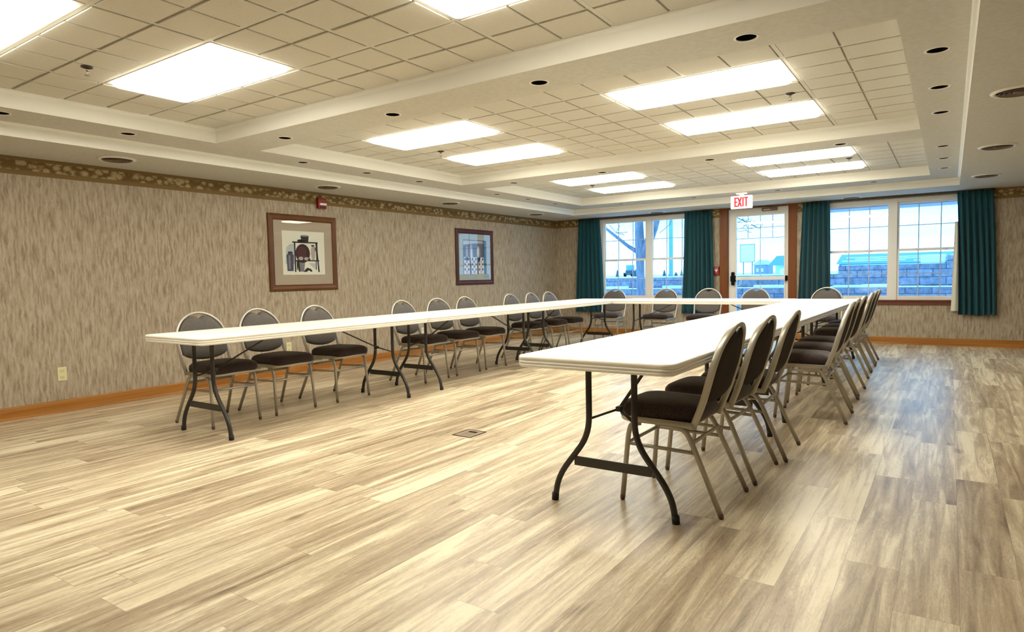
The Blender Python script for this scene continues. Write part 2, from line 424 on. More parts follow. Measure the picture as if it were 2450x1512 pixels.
baseboard('baseboard_left', 'left', YN, -.024); baseboard('baseboard_back', 'back', [(0, 3.19), (4.40, XR)], None)
baseboard('baseboard_right', 'right', YN, -.024); baseboard('baseboard_near', 'near', .024, XR-.024)

# ------------------------------------------------------------------ ceiling
DL_R = .050
down = []          # (x, y)
for x in (1.88, 3.10, 4.33, 5.55):
    down += [(x, -7.63), (x, -4.26), (x, -1.07)]
for y in (-9.30, -8.48, -6.83, -5.98, -5.13, -3.51, -2.70, -1.88): down.append((1.085, y))
for y in (-9.30, -8.48, -6.80, -5.94, -5.12, -3.49, -2.67, -1.85): down.append((6.34, y))
def holed(bm, x0, x1, y0, y1, z, holes):
    """flat ceiling with round holes that lie in square patches"""
    S = .085; hs = [(x-S, x+S, y-S, y+S, x, y) for x, y in holes if x0 < x < x1 and y0 < y < y1]
    Xs = sorted({x0, x1, *[h[0] for h in hs], *[h[1] for h in hs]}); Ys = sorted({y0, y1, *[h[2] for h in hs], *[h[3] for h in hs]})
    Xs = [round(v, 5) for v in Xs]; Ys = [round(v, 5) for v in Ys]
    for i in range(len(Xs)-1):
        for j in range(len(Ys)-1):
            cx, cy = (Xs[i]+Xs[i+1])/2, (Ys[j]+Ys[j+1])/2
            hit = [h for h in hs if h[0] < cx < h[1] and h[2] < cy < h[3]]
            if not hit:
                bm.faces.new([bm.verts.new(v) for v in ((Xs[i], Ys[j], z), (Xs[i+1], Ys[j], z), (Xs[i+1], Ys[j+1], z), (Xs[i], Ys[j+1], z))])
    for h in hs:
        n = 32; inn = []; out = []
        for k in range(n):
            a = 2*PI*k/n; c, s = math.cos(a), math.sin(a); q = max(abs(c), abs(s))
            inn.append(bm.verts.new((h[4]+DL_R*c, h[5]+DL_R*s, z))); out.append(bm.verts.new((h[4]+S*c/q, h[5]+S*s/q, z)))
        for k in range(n): bm.faces.new((inn[k], inn[(k+1) % n], out[(k+1) % n], out[k]))
bm = BM()
def quad(bm, *vs): bm.faces.new([bm.verts.new(v) for v in vs])
# soffit ring
for x0, x1, y0, y1 in ((0, TX0, YN, 0), (TX1, XR, YN, 0), (TX0, TX1, YN, TY0), (TX0, TX1, TY1, 0)):
    quad(bm, (x0, y0, H), (x1, y0, H), (x1, y1, H), (x0, y1, H))
# fascia of the tray: slightly coved
def cove(bm, x0, x1, y0, y1, prof):
    loops = []
    for ins, z in prof:
        loops.append([bm.verts.new(v) for v in ((x0+ins, y0+ins, z), (x1-ins, y0+ins, z), (x1-ins, y1-ins, z), (x0+ins, y1-ins, z))])
    for a, b in zip(loops, loops[1:]):
        for k in range(4): bm.faces.new((a[k], a[(k+1) % 4], b[(k+1) % 4], b[k]))
fb = BM()
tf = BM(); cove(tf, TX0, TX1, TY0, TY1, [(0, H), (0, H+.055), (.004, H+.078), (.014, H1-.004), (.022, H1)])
Xa, Xb, Ya, Yb = TX0+.022, TX1-.022, TY0+.022, TY1-.022
Ys = [Ya, COF[0][0], COF[0][1], COF[1][0], COF[1][1], COF[2][0], COF[2][1], Yb]
holed(bm, Xa, CX0, Ya, Yb, H1, down); holed(bm, CX1, Xb, Ya, Yb, H1, down)
for i in (0, 2, 4, 6): holed(bm, CX0, CX1, Ys[i], Ys[i+1], H1, down)
for y0, y1 in COF: cove(fb, CX0, CX1, y0, y1, [(0, H1), (0, H2-.03), (.006, H2-.012), (.014, H2)])
bx(bm, -.2, XR+.2, YN-.2, .2, 2.6, 2.7)
struct('ceiling', bm, M['plaster'])
ceil = bpy.data.objects['ceiling']
t = obj('ceiling_fascia', fb, M['fascia'], ceil); t['kind'] = 'structure'; t['label'] = 'smooth painted sides of the coffers'
t = obj('tray_fascia', tf, M['fascia_glow'], ceil); t['kind'] = 'structure'; t['label'] = 'smooth painted step around the tray, lamp glow put into its colour'
# tiled coffers
XG = [1.27, 1.88, 2.49, 3.10, 3.72, 4.33, 4.94, 5.55, 6.19]
YG = [[-10.82, -10.17, -9.59, -9.01, -8.43, -7.86], [-7.44, -6.79, -6.215, -5.635, -5.06, -4.53], [-4.08, -3.41, -2.85, -2.30, -1.76, -1.30]]
lights = []
for ci, yg in enumerate(YG):
    tb = BM(); gb = BM(); kb = BM()
    y0c, y1c = COF[ci]
    bx(kb, CX0, CX1, y0c, y1c, H2+.045, H2+.06)
    litcells = {}
    rows = (1, 3) if ci else (1, 3)
    for r in rows:
        for c0 in (1, 5):
            if (ci, r, c0) != (0, 1, 5): litcells[(r, c0)] = 1; litcells[(r, c0+1)] = 1
    for j in range(5):
        for i in range(8):
            if (j, i) in litcells: continue
            x0, x1, ya, yb = XG[i]+.013, XG[i+1]-.013, yg[j]+.013, yg[j+1]-.013
            xm, ym = (x0+x1)/2, (ya+yb)/2
            # scored into four raised fields
            bx(tb, x0, x1, ya, yb, H2+.006, H2+.02)
            for (a, b) in ((x0+.004, xm-.006), (xm+.006, x1-.004)):
                for (c, d) in ((ya+.004, ym-.010), (ym+.010, yb-.004)):
                    bx(tb, a, b, c, d, H2-.006, H2+.0062, 0, .003)
    for x in XG[1:-1]: 
        segs = [(y0c, y1c)]
        if x in (XG[2], XG[6]):
            segs = []; prev = y0c
            for r in rows: segs.append((prev, yg[r])); prev = yg[r+1]
            segs.append((prev, y1c))
        for a, b in segs: bx(gb, x-.012, x+.012, a, b, H2-.001, H2+.025)
    for y in yg[1:-1]: bx(gb, CX0, CX1, y-.012, y+.012, H2-.0015, H2+.0245)
    bx(gb, CX0, CX0+.02, y0c, y1c, H2-.001, H2+.02); bx(gb, CX1-.02, CX1, y0c, y1c, H2-.001, H2+.02)
    bx(gb, CX0, CX1, y0c, y0c+.02, H2-.0012, H2+.02); bx(gb, CX0, CX1, y1c-.02, y1c, H2-.0012, H2+.02)
    t = obj('ceiling_tiles', tb, M['tile'], ceil); t['kind'] = 'structure'
    t = obj('suspension_grid', gb, M['grid'], ceil); t['kind'] = 'structure'
    t = obj('ceiling_deck', kb, M['gap'], ceil); t['kind'] = 'structure'
    for r in rows:
        for c0 in (1, 5):
            if (ci, r, c0) != (0, 1, 5): lights.append((ci, r, c0, XG[c0], XG[c0+2], yg[r], yg[r+1]))
coffer_name = ['nearest coffer', 'middle coffer', 'farthest coffer']
for ci, r, c0, x0, x1, y0, y1 in lights:
    side = 'left' if c0 == 1 else 'right'
    if ci: lab = 'glowing white ceiling panel on the %s of the %s, %s row' % (side, coffer_name[ci], 'nearer' if r == 1 else 'farther')
    else: lab = 'large glowing white ceiling panel on the %s of the nearest coffer, %s' % (side, 'nearer row' if r == 1 else 'farther row')
    t = thing('ceiling_light', lab, 'ceiling light', ((x0+x1)/2, (y0+y1)/2, H2), 0, 'fluorescent troffers in the tiled ceiling')
    w, d = (x1-x0)/2-.014, (y1-y0)/2-.014; f = .022
    bm = BM()
    for a, b, c, e in ((-w, w, -d, -d+f), (-w, w, d-f, d), (-w, -w+f, -d+f, d-f), (w-f, w, -d+f, d-f)): bx(bm, a, b, c, e, -.004, .03)
    obj('frame', bm, M['white'], t)
    bm = BM(); prev = None
    for ins, z in ((0, .01), (.002, -.010), (.008, -.022), (.020, -.030), (.050, -.034)):
        ring = [bm.verts.new((x, y, z)) for x, y in rrect(w-f-ins, d-f-ins, .03, 4)]
        if prev:
            for i in range(len(ring)): bm.faces.new((prev[i], prev[(i+1) % len(ring)], ring[(i+1) % len(ring)], ring[i]))
        else: bm.faces.new(ring[::-1])
        prev = ring
    bm.faces.new(prev); obj('diffuser', bm, M['lamp'], t)
# downlights
bm = BM(); ri = [(DL_R+.012, -.0003), (DL_R+.010, -.0025), (DL_R+.002, -.003), (DL_R-.0005, -.001), (DL_R-.001, .0008)]
def ring_bm():
    bm = BM(); lathe(bm, ri, n=32); return bm
bm.free()
ordw = ['nearest', 'second', 'third', 'fourth', 'fifth', 'sixth', 'seventh', 'eighth', 'ninth']
def dl_label(x, y):
    if x in (1.88, 3.10, 4.33, 5.55):
        k = (1.88, 3.10, 4.33, 5.55).index(x)
        beam = {-7.63: 'beam between the nearest and middle coffers', -4.26: 'beam between the middle and farthest coffers', -1.07: 'ceiling strip nearest the window wall'}[y]
        return 'dark downlight, %s from left in the %s' % (['first', 'second', 'third', 'fourth'][k], beam)
    if x < 2:
        k = sorted([q[1] for q in down if q[0] == x]).index(y)
        return 'dark recessed downlight, %s along the strip beside the picture wall' % ordw[k]
    k = sorted([q[1] for q in down if q[0] == x]).index(y)
    return 'dark recessed downlight, %s along the right-hand ceiling strip' % ordw[k]
dl0 = None
for x, y in down:
    if dl0 is None:
        dl0 = t = thing('recessed_downlight', dl_label(x, y), 'downlight', (x, y, H1), 0, 'unlit recessed downlights')
        obj('trim_ring', ring_bm(), M['white'], t)
        bm = BM(); rr = lathe(bm, [(DL_R-.001, .0006), (DL_R-.001, .13)], n=32); cap(bm, rr[-1]); obj('baffle', bm, M['black'], t)
    else: dup(dl0, (x, y, H1), 0, dl_label(x, y))
# round air diffusers in the soffit
vp = [(.48, -8.29, 'left'), (.48, -6.02, 'left'), (.48, -3.82, 'left'), (.50, -1.53, 'left'), (2.18, -.26, 'back'), (5.19, -.23, 'back'), (6.75, -5.96, 'right'), (6.75, -3.77, 'right'), (6.75, -1.60, 'right')]
labs = ['over the picture wall, nearest the camera', 'over the picture wall near the red strobe', 'over the picture wall, above the farther print', 'over the picture wall, nearest the window corner',
        'in the soffit above the left window', 'in the soffit above the right window', 'right of the tray ceiling, cut by the photo edge', 'right of the tray ceiling, second from the camera', 'right of the tray ceiling, nearest the curtain']
v0 = None
for (x, y, s), lb in zip(vp, labs):
    if v0 is None:
        v0 = t = thing('round_air_diffuser', 'round louvred ceiling air diffuser ' + lb, 'air vent', (x, y, H), 0, 'round air diffusers in the soffit')
        bm = BM(); lathe(bm, [(.148, -.0005), (.146, -.006), (.134, -.013), (.122, -.012), (.118, -.003)], n=40); obj('rim', bm, M['white'], t)
        bm = BM(); rr = lathe(bm, [(.119, -.0035), (.05, -.003), (.004, -.003)], n=40); obj('throat', bm, M['black'], t)
        for r in (.098, .074, .050):
            bm = BM(); lathe(bm, [(r, -.004), (r+.012, -.016), (r+.010, -.017), (r-.003, -.005)], n=40); obj('louvre', bm, M['slat'], t)
        bm = BM(); rr = lathe(bm, [(.03, -.004), (.032, -.014), (.02, -.018), (.002, -.019)], n=24); cap(bm, rr[-1]); obj('hub', bm, M['slat'], t)
    else: dup(v0, (x, y, H), 0, 'round louvred ceiling air diffuser ' + lb)
# sprinklers
s0 = None
for x, y, lb in ((2.16, -9.21, 'between the two left panels of the nearest coffer'), (5.43, -5.93, 'between the right pair of panels of the middle coffer'), (2.10, -5.92, 'between the left pair of panels of the middle coffer'), (2.13, -2.60, 'between the left pair of panels of the farthest coffer'), (5.43, -2.60, 'between the right pair of panels of the farthest coffer')):
    if s0 is None:
        s0 = t = thing('fire_sprinkler', 'small metal fire sprinkler head ' + lb, 'sprinkler', (x, y, H2-.006), 0, 'ceiling sprinkler heads')
        bm = BM(); lathe(bm, [(.034, 0), (.033, -.006), (.016, -.011), (.012, -.011)], n=24); obj('escutcheon', bm, M['bronze'], t)
        bm = BM(); sweep(bm, [(0, 0, -.008), (0, 0, -.028)], .007, n=10)
        sweep(bm, [(.004, 0, -.026), (.013, 0, -.036), (.003, 0, -.050)], .002, n=6, ref=(0, 1, 0)); sweep(bm, [(-.004, 0, -.026), (-.013, 0, -.036), (-.003, 0, -.050)], .002, n=6)
        obj('body', bm, M['chrome'], t)
        bm = BM(); rr = lathe(bm, [(.002, -.049), (.015, -.050), (.015, -.052), (.002, -.053)], n=16); cap(bm, rr[0]); cap(bm, rr[-1]); obj('deflector', bm, M['chrome'], t)
    else: dup(s0, (x, y, H2-.006), 0, 'small metal fire sprinkler head ' + lb)

# ------------------------------------------------------------------ windows and door
def window(name, x0, x1, z0, z1, halves, zmid, muntx, muntz_up, muntz_lo, wand=False):
    bm = BM(); y0, y1 = .012, .085
    xs0, xs1 = x0, x1
    # outer frame + mullion
    a = halves
    bx(bm, x0, a[0][0], y0, y1, z0, z1); bx(bm, a[1][1], x1, y0, y1, z0, z1); bx(bm, a[0][1], a[1][0], y0-.01, y1, z0, z1)
    for h0, h1 in a: bx(bm, h0, h1, y0, y1, z1-.05, z1); bx(bm, h0, h1, y0, y1, z0, z0+.035)
    win = struct(name, bm, M['vinyl'])
    for (h0, h1), mx in zip(a, muntx):
        for lo in (0, 1):
            zz0, zz1 = ((zmid+.0, z1-.05) if not lo else (z0+.035, zmid+.018)); yy = (.052, .078) if not lo else (.022, .048)
            s = .028; bm = BM()
            bx(bm, h0, h0+s, yy[0], yy[1], zz0, zz1); bx(bm, h1-s, h1, yy[0], yy[1], zz0, zz1)
            bx(bm, h0+s, h1-s, yy[0], yy[1], zz0, zz0+s); bx(bm, h0+s, h1-s, yy[0], yy[1], zz1-s, zz1)
            sash = obj('sash', bm, M['vinyl'], win)
            yc = (yy[0]+yy[1])/2
            bm = BM(); bx(bm, h0+s, h1-s, yc-.003, yc+.003, zz0+s, zz1-s); obj('pane', bm, M['glass'], sash)
            bm = BM()
            for x in mx: bx(bm, x-.007, x+.007, yc+.004, yc+.010, zz0+s, zz1-s)
            for z in (muntz_up if not lo else muntz_lo): bx(bm, h0+s, h1-s, yc+.0042, yc+.0098, z-.006, z+.006)
            obj('grille', bm, M['muntin'], sash)
            if lo:
                for q in (.3, .7):
                    bm = BM(); xx = h0+(h1-h0)*q; bx(bm, xx-.02, xx+.02, .008, .022, zz1-.018, zz1-.004, 0, .002); obj('sash_lock', bm, M['whiteplastic'], sash)
    return win
window('window_1', W1[0], W1[1], W1[2], W1[3], [(1.02, 1.868), (1.958, 2.81)], 1.365, [(1.305, 1.59), (2.235, 2.515)], (1.735,), (1.03,))
window('window_2', W2[0], W2[1], W2[2], W2[3], [(4.84, 5.672), (5.765, 6.60)], 1.375, [(5.131, 5.404), (6.031, 6.301)], (1.74,), (1.04,))
for nm, x0, x1 in (('trim_4', W1[0]-.03, W1[1]+.03), ('trim_5', W2[0]-.03, W2[1]+.03)):
    bm = BM(); bx(bm, x0, x1, -.028, .011, .632, .652, 0, .003); bx(bm, x0+.01, x1-.01, -.016, 0, .578, .632); struct(nm, bm, M['sillwood'])
# door casing
bm = BM()
for a, b in ((3.19, 3.325), (4.275, 4.40)): bx(bm, a, b, -.018, .10, 0, H-.001, 0, .003)
bx(bm, 3.325, 4.275, -.012, .10, 2.150, H-.001)
struct('trim_6', bm, M['doorwood'])
bm = BM(); bx(bm, 3.19, 4.40, .105, .2, 0, .03); struct('trim_7', bm, M['doorwood'])
GX0, GX1, GZ0, GZ1 = 3.455, 4.205, .16, 2.025
bm = BM(); y0, y1 = .03, .075
for a, b, c, d in ((3.330, GX0, .012, 2.147), (GX1, 4.270, .012, 2.147), (GX0, GX1, .012, GZ0), (GX0, GX1, GZ1, 2.147)): bx(bm, a, b, y0, y1, c, d)
# raised glazing bead
for a, b, c, d in ((GX0-.022, GX0, GZ0-.022, GZ1+.022), (GX1, GX1+.022, GZ0-.022, GZ1+.022), (GX0, GX1, GZ0-.022, GZ0), (GX0, GX1, GZ1, GZ1+.022)): bx(bm, a, b, .020, .032, c, d, 0, .003)
door = struct('door_1', bm, M['doorpaint'])
bm = BM(); bx(bm, GX0, GX1, .048, .054, GZ0, GZ1); obj('pane', bm, M['glass'], door)
bm = BM()
for x, z0 in ((3.636, 1.658), (3.832, GZ0), (4.024, 1.658)): bx(bm, x-.0065, x+.0065, .056, .062, z0, GZ1)
for z in (1.831, 1.658): bx(bm, GX0, GX1, .0562, .0618, z-.006, z+.006)
obj('grille', bm, M['muntin'], door)
bm = BM(); bx(bm, 3.46, 4.235, -.045, -.005, .972, 1.028, 0, .008); pb = obj('panic_bar', bm, M['white'], door)
bm = BM(); bx(bm, 3.375, 3.455, -.05, .03, .95, 1.045, 0, .012); bx(bm, 3.385, 3.43, -.04, .03, .89, 1.11, 0, .012); obj('latch_housing', bm, M['black'], pb)
bm = BM(); bx(bm, 4.235, 4.262, -.05, .03, .955, 1.04, 0, .008); obj('end_cap', bm, M['black'], pb)
bm = BM(); sweep(bm, fillet([(3.52, .085, 1.02), (3.52, .13, 1.02), (3.50, .13, .90), (3.45, .085, .87)], .03), .01, n=8, ref=(1, 0, 0)); obj('door_handle', bm, M['white'], door)
bm = BM(); bx(bm, 3.87, 4.10, -.03, .03, 2.088, 2.140, 0, .006); cl = obj('door_closer', bm, M['slat'], door)
bm = BM(); bx(bm, 3.90, 4.0, -.034, -.031, 2.098, 2.116); sweep(bm, [(4.06, -.02, 2.14), (3.75, -.045, 2.146)], .006, .01, n=6, ref=(0, 1, 0)); obj('closer_arm', bm, M['chrome'], cl)

# ------------------------------------------------------------------ curtains
def curtain(label, top, bot, z0, z1, ncrest, seed, lining=None):
    rnd = random.Random(seed); ns, nt_ = 140, 26
    t0 = thing('curtain', label, 'curtain', ((top[0]+top[1])/2, -.075, z0), 0, 'teal pleated curtains')
    ox, oy = t0.location.x, t0.location.y
    ph = [rnd.uniform(-1.1, 1.1) for _ in range(ncrest+2)]; am = [rnd.uniform(.55, 1.35) for _ in range(ncrest+2)]
    fr, bk = [], []
    bm = BM()
    for j in range(nt_+1):
        v = j/nt_; z = z1+(z0-z1)*v; ra, rb = [], []
        e = v**.75
        xa = top[0]+(bot[0]-top[0])*e; xb = top[1]+(bot[1]-top[1])*e
        for i in range(ns+1):
            u = i/ns; s = u*ncrest; k = int(min(s, ncrest-1e-6))
            w = am[k]*(1-(s-k))+am[k+1]*(s-k)
            phs = ph[k]*(1-(s-k))+ph[k+1]*(s-k)
            depth = (.016+.022*min(1, v*2.2))*w
            y = depth*math.sin(2*PI*s+phs*v*2.2)+.006*math.sin(4*PI*s+1+3*v)
            x = xa+(xb-xa)*u+.006*math.sin(2*PI*s*1+1.2+v*2)*min(1, v*3)
            zz = z+(.006*math.sin(9*u) if j == nt_ else 0)
            ra.append(bm.verts.new((x-ox, y, zz-z0))); rb.append(bm.verts.new((x-ox, y+.004, zz-z0)))
        fr.append(ra); bk.append(rb)
    for g, flip in ((fr, 0), (bk, 1)):
        for a, b in zip(g, g[1:]):
            for i in range(ns):
                q = (a[i], a[i+1], b[i+1], b[i]); f = bm.faces.new(q if not flip else q[::-1]); f.smooth = True
    for i in range(ns):
        bm.faces.new((fr[0][i+1], fr[0][i], bk[0][i], bk[0][i+1])); bm.faces.new((fr[-1][i], fr[-1][i+1], bk[-1][i+1], bk[-1][i]))
    for j in range(nt_):
        bm.faces.new((fr[j][0], fr[j+1][0], bk[j+1][0], bk[j][0])); bm.faces.new((fr[j+1][-1], fr[j][-1], bk[j][-1], bk[j+1][-1]))
    obj('curtain_panel', bm, M['curtain'], t0, recalc=False)
    # pinch pleat tabs at the heading
    for i in range(ncrest):
        x = top[0]+(top[1]-top[0])*(i+.78)/ncrest
        bm = BM(); sweep(bm, [(x-ox, -.022, z1-z0-.01), (x-ox, -.030, z1-z0-.05), (x-ox, -.020, z1-z0-.10)], .008, .006, n=8, ref=(1, 0, 0)); obj('pinch_pleat', bm, M['curtain'], t0)
    if lining:
        bm = BM(); P = lining; A = [[], []]
        for j in range(13):
            v = j/12; z = P[2]+(P[3]-P[2])*v; xl = P[0][0]+(P[1][0]-P[0][0])*v; xr = P[0][1]+(P[1][1]-P[0][1])*v
            for i in range(9):
                u = i/8; y = .012*math.sin(u*6+v*2)
                A[0].append(bm.verts.new((xl+(xr-xl)*u-ox, y+.02, z-z0))); A[1].append(bm.verts.new((xl+(xr-xl)*u-ox, y+.023, z-z0)))
        for s in (0, 1):
            for j in range(12):
                for i in range(8):
                    q = [A[s][j*9+i], A[s][j*9+i+1], A[s][(j+1)*9+i+1], A[s][(j+1)*9+i]]; f = bm.faces.new(q); f.smooth = True
        obj('lining', bm, M['lining'], t0)
    return t0
curtain('teal pleated curtain in the left corner, beside the left window', (.545, .975), (.475, 1.06), .41, 2.160, 6, 1)
curtain('teal pleated curtain between the left window and the red fire alarm', (2.61, 3.07), (2.54, 3.125), .41, 2.160, 7, 2)
curtain('teal pleated curtain between the door and the right window', (4.50, 4.875), (4.43, 4.905), .41, 2.165, 6, 3)
curtain('teal pleated curtain with pale lining showing, right of the right window', (6.48, 6.885), (6.52, 6.955), .445, 2.165, 6, 4, lining=((6.465, 6.50), (6.435, 6.53), 1.75, .50))
bm = BM(); bx(bm, .52, 3.09, -.036, -.020, 2.142, 2.168, 0, .003)
for x in (.56, 1.9, 3.05): bx(bm, x-.01, x+.01, -.020, -.0016, 2.15, 2.164)
tag(obj('curtain_track', bm, M['rod']), 'dark curtain track above the left window', 'curtain rod', 'curtain tracks')
bm = BM(); bx(bm, 4.47, 6.91, -.036, -.020, 2.144, 2.170, 0, .003)
for x in (4.52, 5.7, 6.86): bx(bm, x-.01, x+.01, -.020, -.0016, 2.15, 2.164)
tag(obj('curtain_track', bm, M['rod']), 'dark curtain track above the right window', 'curtain rod', 'curtain tracks')
bm = BM(); sweep(bm, [(.985, -.05, 2.14), (.985, -.05, 1.27)], .004, n=6); tag(obj('curtain_wand', bm, M['whiteplastic']), 'thin pale draw wand hanging at the edge of the left corner curtain', 'curtain wand')

# ------------------------------------------------------------------ tables
def make_table(length, label, loc, rz):
    """long axis along local y"""
    t = thing('folding_table', label, 'table', loc, rz, 'white folding tables set in a U')
    w, d = .378, length/2-.003; zt, tk = .737, .052
    bm = BM(); prev = None
    prof = [(.010, zt), (.004, zt-.0015), (.001, zt-.005), (0, zt-.010), (0, zt-.019), (.0025, zt-.0205), (.0025, zt-.0225), (0, zt-.024), (0, zt-.033), (.0025, zt-.0345), (.0025, zt-.0365), (0, zt-.038), (.001, zt-.047), (.006, zt-tk), (.045, zt-tk), (.055, zt-.02)]
    for k, (ins, z) in enumerate(prof):
        ring = [bm.verts.new((x, y, z)) for x, y in rrect(w-ins, d-ins, max(.055-ins, .012), 7)]
        if k == 0: bm.faces.new(ring)
        else:
            for i in range(len(ring)):
                f = bm.faces.new((prev[i], prev[(i+1) % len(ring)], ring[(i+1) % len(ring)], ring[i])); f.smooth = True
        prev = ring
    bm.faces.new(prev[::-1])
    obj('tabletop', bm, M['tabletop'], t)
    yl = length/2-.234
    for s in (-1, 1):
        y = s*yl
        for q in (-1, 1):
            pts = fillet([(q*.115, y, zt-.02), (q*.115, y, .345), (q*.285, y, .125), (q*.307, y, .004)], [0, .09, .09, 0], 7)
            bm = BM(); sweep(bm, pts, .0145, n=12, ref=(0, 1, 0)); lg = obj('leg', bm, M['tableleg'], t)
            bm = BM(); sweep(bm, [(q*.3045, y, .036), (q*.307, y, 0)], .0175, n=12, ref=(0, 1, 0)); obj('foot_cap', bm, M['rubber'], lg)
        bm = BM(); bx(bm, -.195, .195, y-.006, y+.006, .190, .235, 0, .003); obj('crossbar', bm, M['tableleg'], t)
        bm = BM(); bx(bm, -.118, .118, y-.014, y+.014, zt-.034, zt-.020); obj('hinge_bar', bm, M['tableleg'], t)
        J = Vector((0, y-s*.088, .466))
        bm = BM()
        for q in (-1, 1): sweep(bm, [(q*.106, y-s*.012, .425), J], .009, .006, n=8, ref=(0, 0, 1))
        sweep(bm, [J, (0, y-s*.60, zt-.045), (0, y-s*.64, zt-.030)], .010, .006, n=8, ref=(0, 0, 1))
        bx(bm, -.013, .013, J.y-.016, J.y+.016, J.z-.012, J.z+.012, 0, .004)
        obj('brace', bm, M['tableleg'], t)
    return t
LT = 2.2613
TL = [-8.7058+LT*(k+.5) for k in range(3)]; TR = [-8.5875+LT*(k+.5) for k in range(3)]
where = ['nearest the camera', 'in the middle of the row', 'at the window end']
t0 = make_table(LT, 'white folding table of the row along the picture wall, nearest the camera', (1.970, TL[0], 0), 0)
for k in (1, 2): dup(t0, (1.970, TL[k], 0), 0, 'white folding table of the row along the picture wall, ' + where[k])
for k in range(3): dup(t0, (5.130, TR[k], 0), 0, 'white folding table of the right-hand row, ' + where[k])
make_table(2.385, 'white folding table across the far end, parallel to the window wall', (3.550, -2.122, 0), PI/2)

# ------------------------------------------------------------------ chairs
def make_chair(label, loc, rz, group):
    """local +x forward, origin on the floor between the rear feet"""
    t = thing('banquet_chair', label, 'chair', loc, rz, group)
    hw = .198
    # legs
    for q in (-1, 1):
        yt, yf = q*.190, q*.215
        bm = BM(); pts = fillet([(.30, yt, .388), (.185, yt, .386), (.150, yt+q*.002, .325), (.012, yf, .018)], [0, .05, .06, 0], 6)
        sweep(bm, pts, .0125, .0105, n=10, power=.8, ref=(0, 1, 0)); lg = obj('leg', bm, M['frame'], t)
        bm = BM(); sweep(bm, [(.014, yf, .022), (.009, yf, .010), (.006, yf, 0)], .0125, n=10, taper=[1.05, 1, .75]); obj('glide', bm, M['glide'], lg)
        bm = BM(); pts = fillet([(.40, yt, .388), (.448, yt, .378), (.462, yt, .33), (.490, q*.200, .018)], [0, .02, .03, 0], 5)
        sweep(bm, pts, .0125, .0105, n=10, power=.8, ref=(0, 1, 0)); lg = obj('leg', bm, M['frame'], t)
        bm = BM(); sweep(bm, [(.490, q*.200, .022), (.491, q*.200, .010), (.491, q*.200, 0)], .0125, n=10, taper=[1.05, 1, .75]); obj('glide', bm, M['glide'], lg)
        bm = BM(); sweep(bm, [(.128, yt+q*.004, .276), (.466, yt+q*.003, .284)], .009, .006, n=8, power=.7, ref=(0, 1, 0)); obj('stretcher', bm, M['frame'], t)
    bm = BM(); sweep(bm, [(.140, -.19, .325), (.140, .19, .325)], .006, .010, n=8, power=.7, ref=(0, 0, 1)); obj('crossbar', bm, M['frame'], t)
    bm = BM(); sweep(bm, [(.467, -.19, .284), (.467, .19, .284)], .006, .009, n=8, power=.7, ref=(0, 0, 1)); obj('crossbar', bm, M['frame'], t)
    # seat frame: U loop
    bm = BM(); pts = fillet([(.140, -hw, .402), (.505, -hw-.004, .408), (.525, 0, .408), (.505, hw+.004, .408), (.140, hw, .402)], [0, .08, .30, .08, 0], 7)
    sweep(bm, pts, .009, .0145, n=10, power=.6, ref=(0, 0, 1)); sweep(bm, [(.150, -hw, .402), (.150, hw, .402)], .007, .011, n=8, ref=(0, 0, 1))
    obj('seat_frame', bm, M['frame'], t)
    # back frame: posts + arch on a leaning curve
    def backx(z):       # lean
        pts = [(.39, .145), (.47, .112), (.535, .088), (.665, .050), (.77, .022), (.865, -.012)]
        for (a, b), (c, d) in zip(pts, pts[1:]):
            if z <= c: return b+(d-b)*(z-a)/(c-a)
        return pts[-1][1]
    path = []; R = .207; zc = .655
    for z in (.392, .42, .47, .52, .57, .62): path.append((backx(z), -(.192+(R-.192)*(z-.392)/(zc-.392)), z))
    for k in range(0, 25):
        a = PI-PI*k/24; z = zc+R*math.sin(a)*1.0; path.append((backx(z), R*math.cos(a), z))
    for z in (.62, .57, .52, .47, .42, .392): path.append((backx(z), (.192+(R-.192)*(z-.392)/(zc-.392)), z))
    bm = BM(); rings = sweep_frame(bm, path, .0105, .0165); obj('back_frame', bm, M['frame'], t)
    # padded back
    def outline(r, zb, side, dip):
        o = []
        for k in range(33):
            a = PI-PI*k/32; y = r*math.cos(a); z = zc+r*math.sin(a)
            if abs(y) < .058: z -= dip*(.5+.5*math.cos(PI*y/.058))
            o.append((y, z))
        for k in range(1, 8): o.append((r-(r-side)*k/7, zc-(zc-zb-.045)*k/7))
        for k in range(1, 12):
            a = k/12; y = side*(1-2*a); o.append((y, zb+.045-.045*(1-(2*a-1)**2)**.7))
        for k in range(0, 7): o.append((-side-(r-side)*k/7, zb+.045+(zc-zb-.045)*k/7))
        return o
    def pad(bm, prof, zb, side, dip, dx):
        rings = []
        for ins, off in prof:
            o = outline(.192-ins, zb+ins, side-ins, dip)
            rings.append([bm.verts.new((backx(z)+off+dx, y, z)) for y, z in o])
        for a, b in zip(rings, rings[1:]):
            for i in range(len(a)):
                f = bm.faces.new((a[i], a[(i+1) % len(a)], b[(i+1) % len(b)], b[i])); f.smooth = True
        # fill centre with a bowed grid-like fan
        r = rings[-1]; c = bm.verts.new((backx(.66)+prof[-1][1]*1.0+dx, 0, .66))
        mid = [bm.verts.new((backx(v.co.z*.5+.33)+prof[-1][1]+dx, v.co.y*.5, (v.co.z+.66)/2)) for v in r]
        for i in range(len(r)):
            f = bm.faces.new((r[i], r[(i+1) % len(r)], mid[(i+1) % len(r)], mid[i])); f.smooth = True
            f = bm.faces.new((mid[i], mid[(i+1) % len(r)], c)); f.smooth = True
    bm = BM(); pad(bm, [(0, 0), (0, .008), (.004, .016), (.012, .021), (.03, .024)], .492, .183, .030, .0); br = obj('backrest', bm, M['backfab'], t)
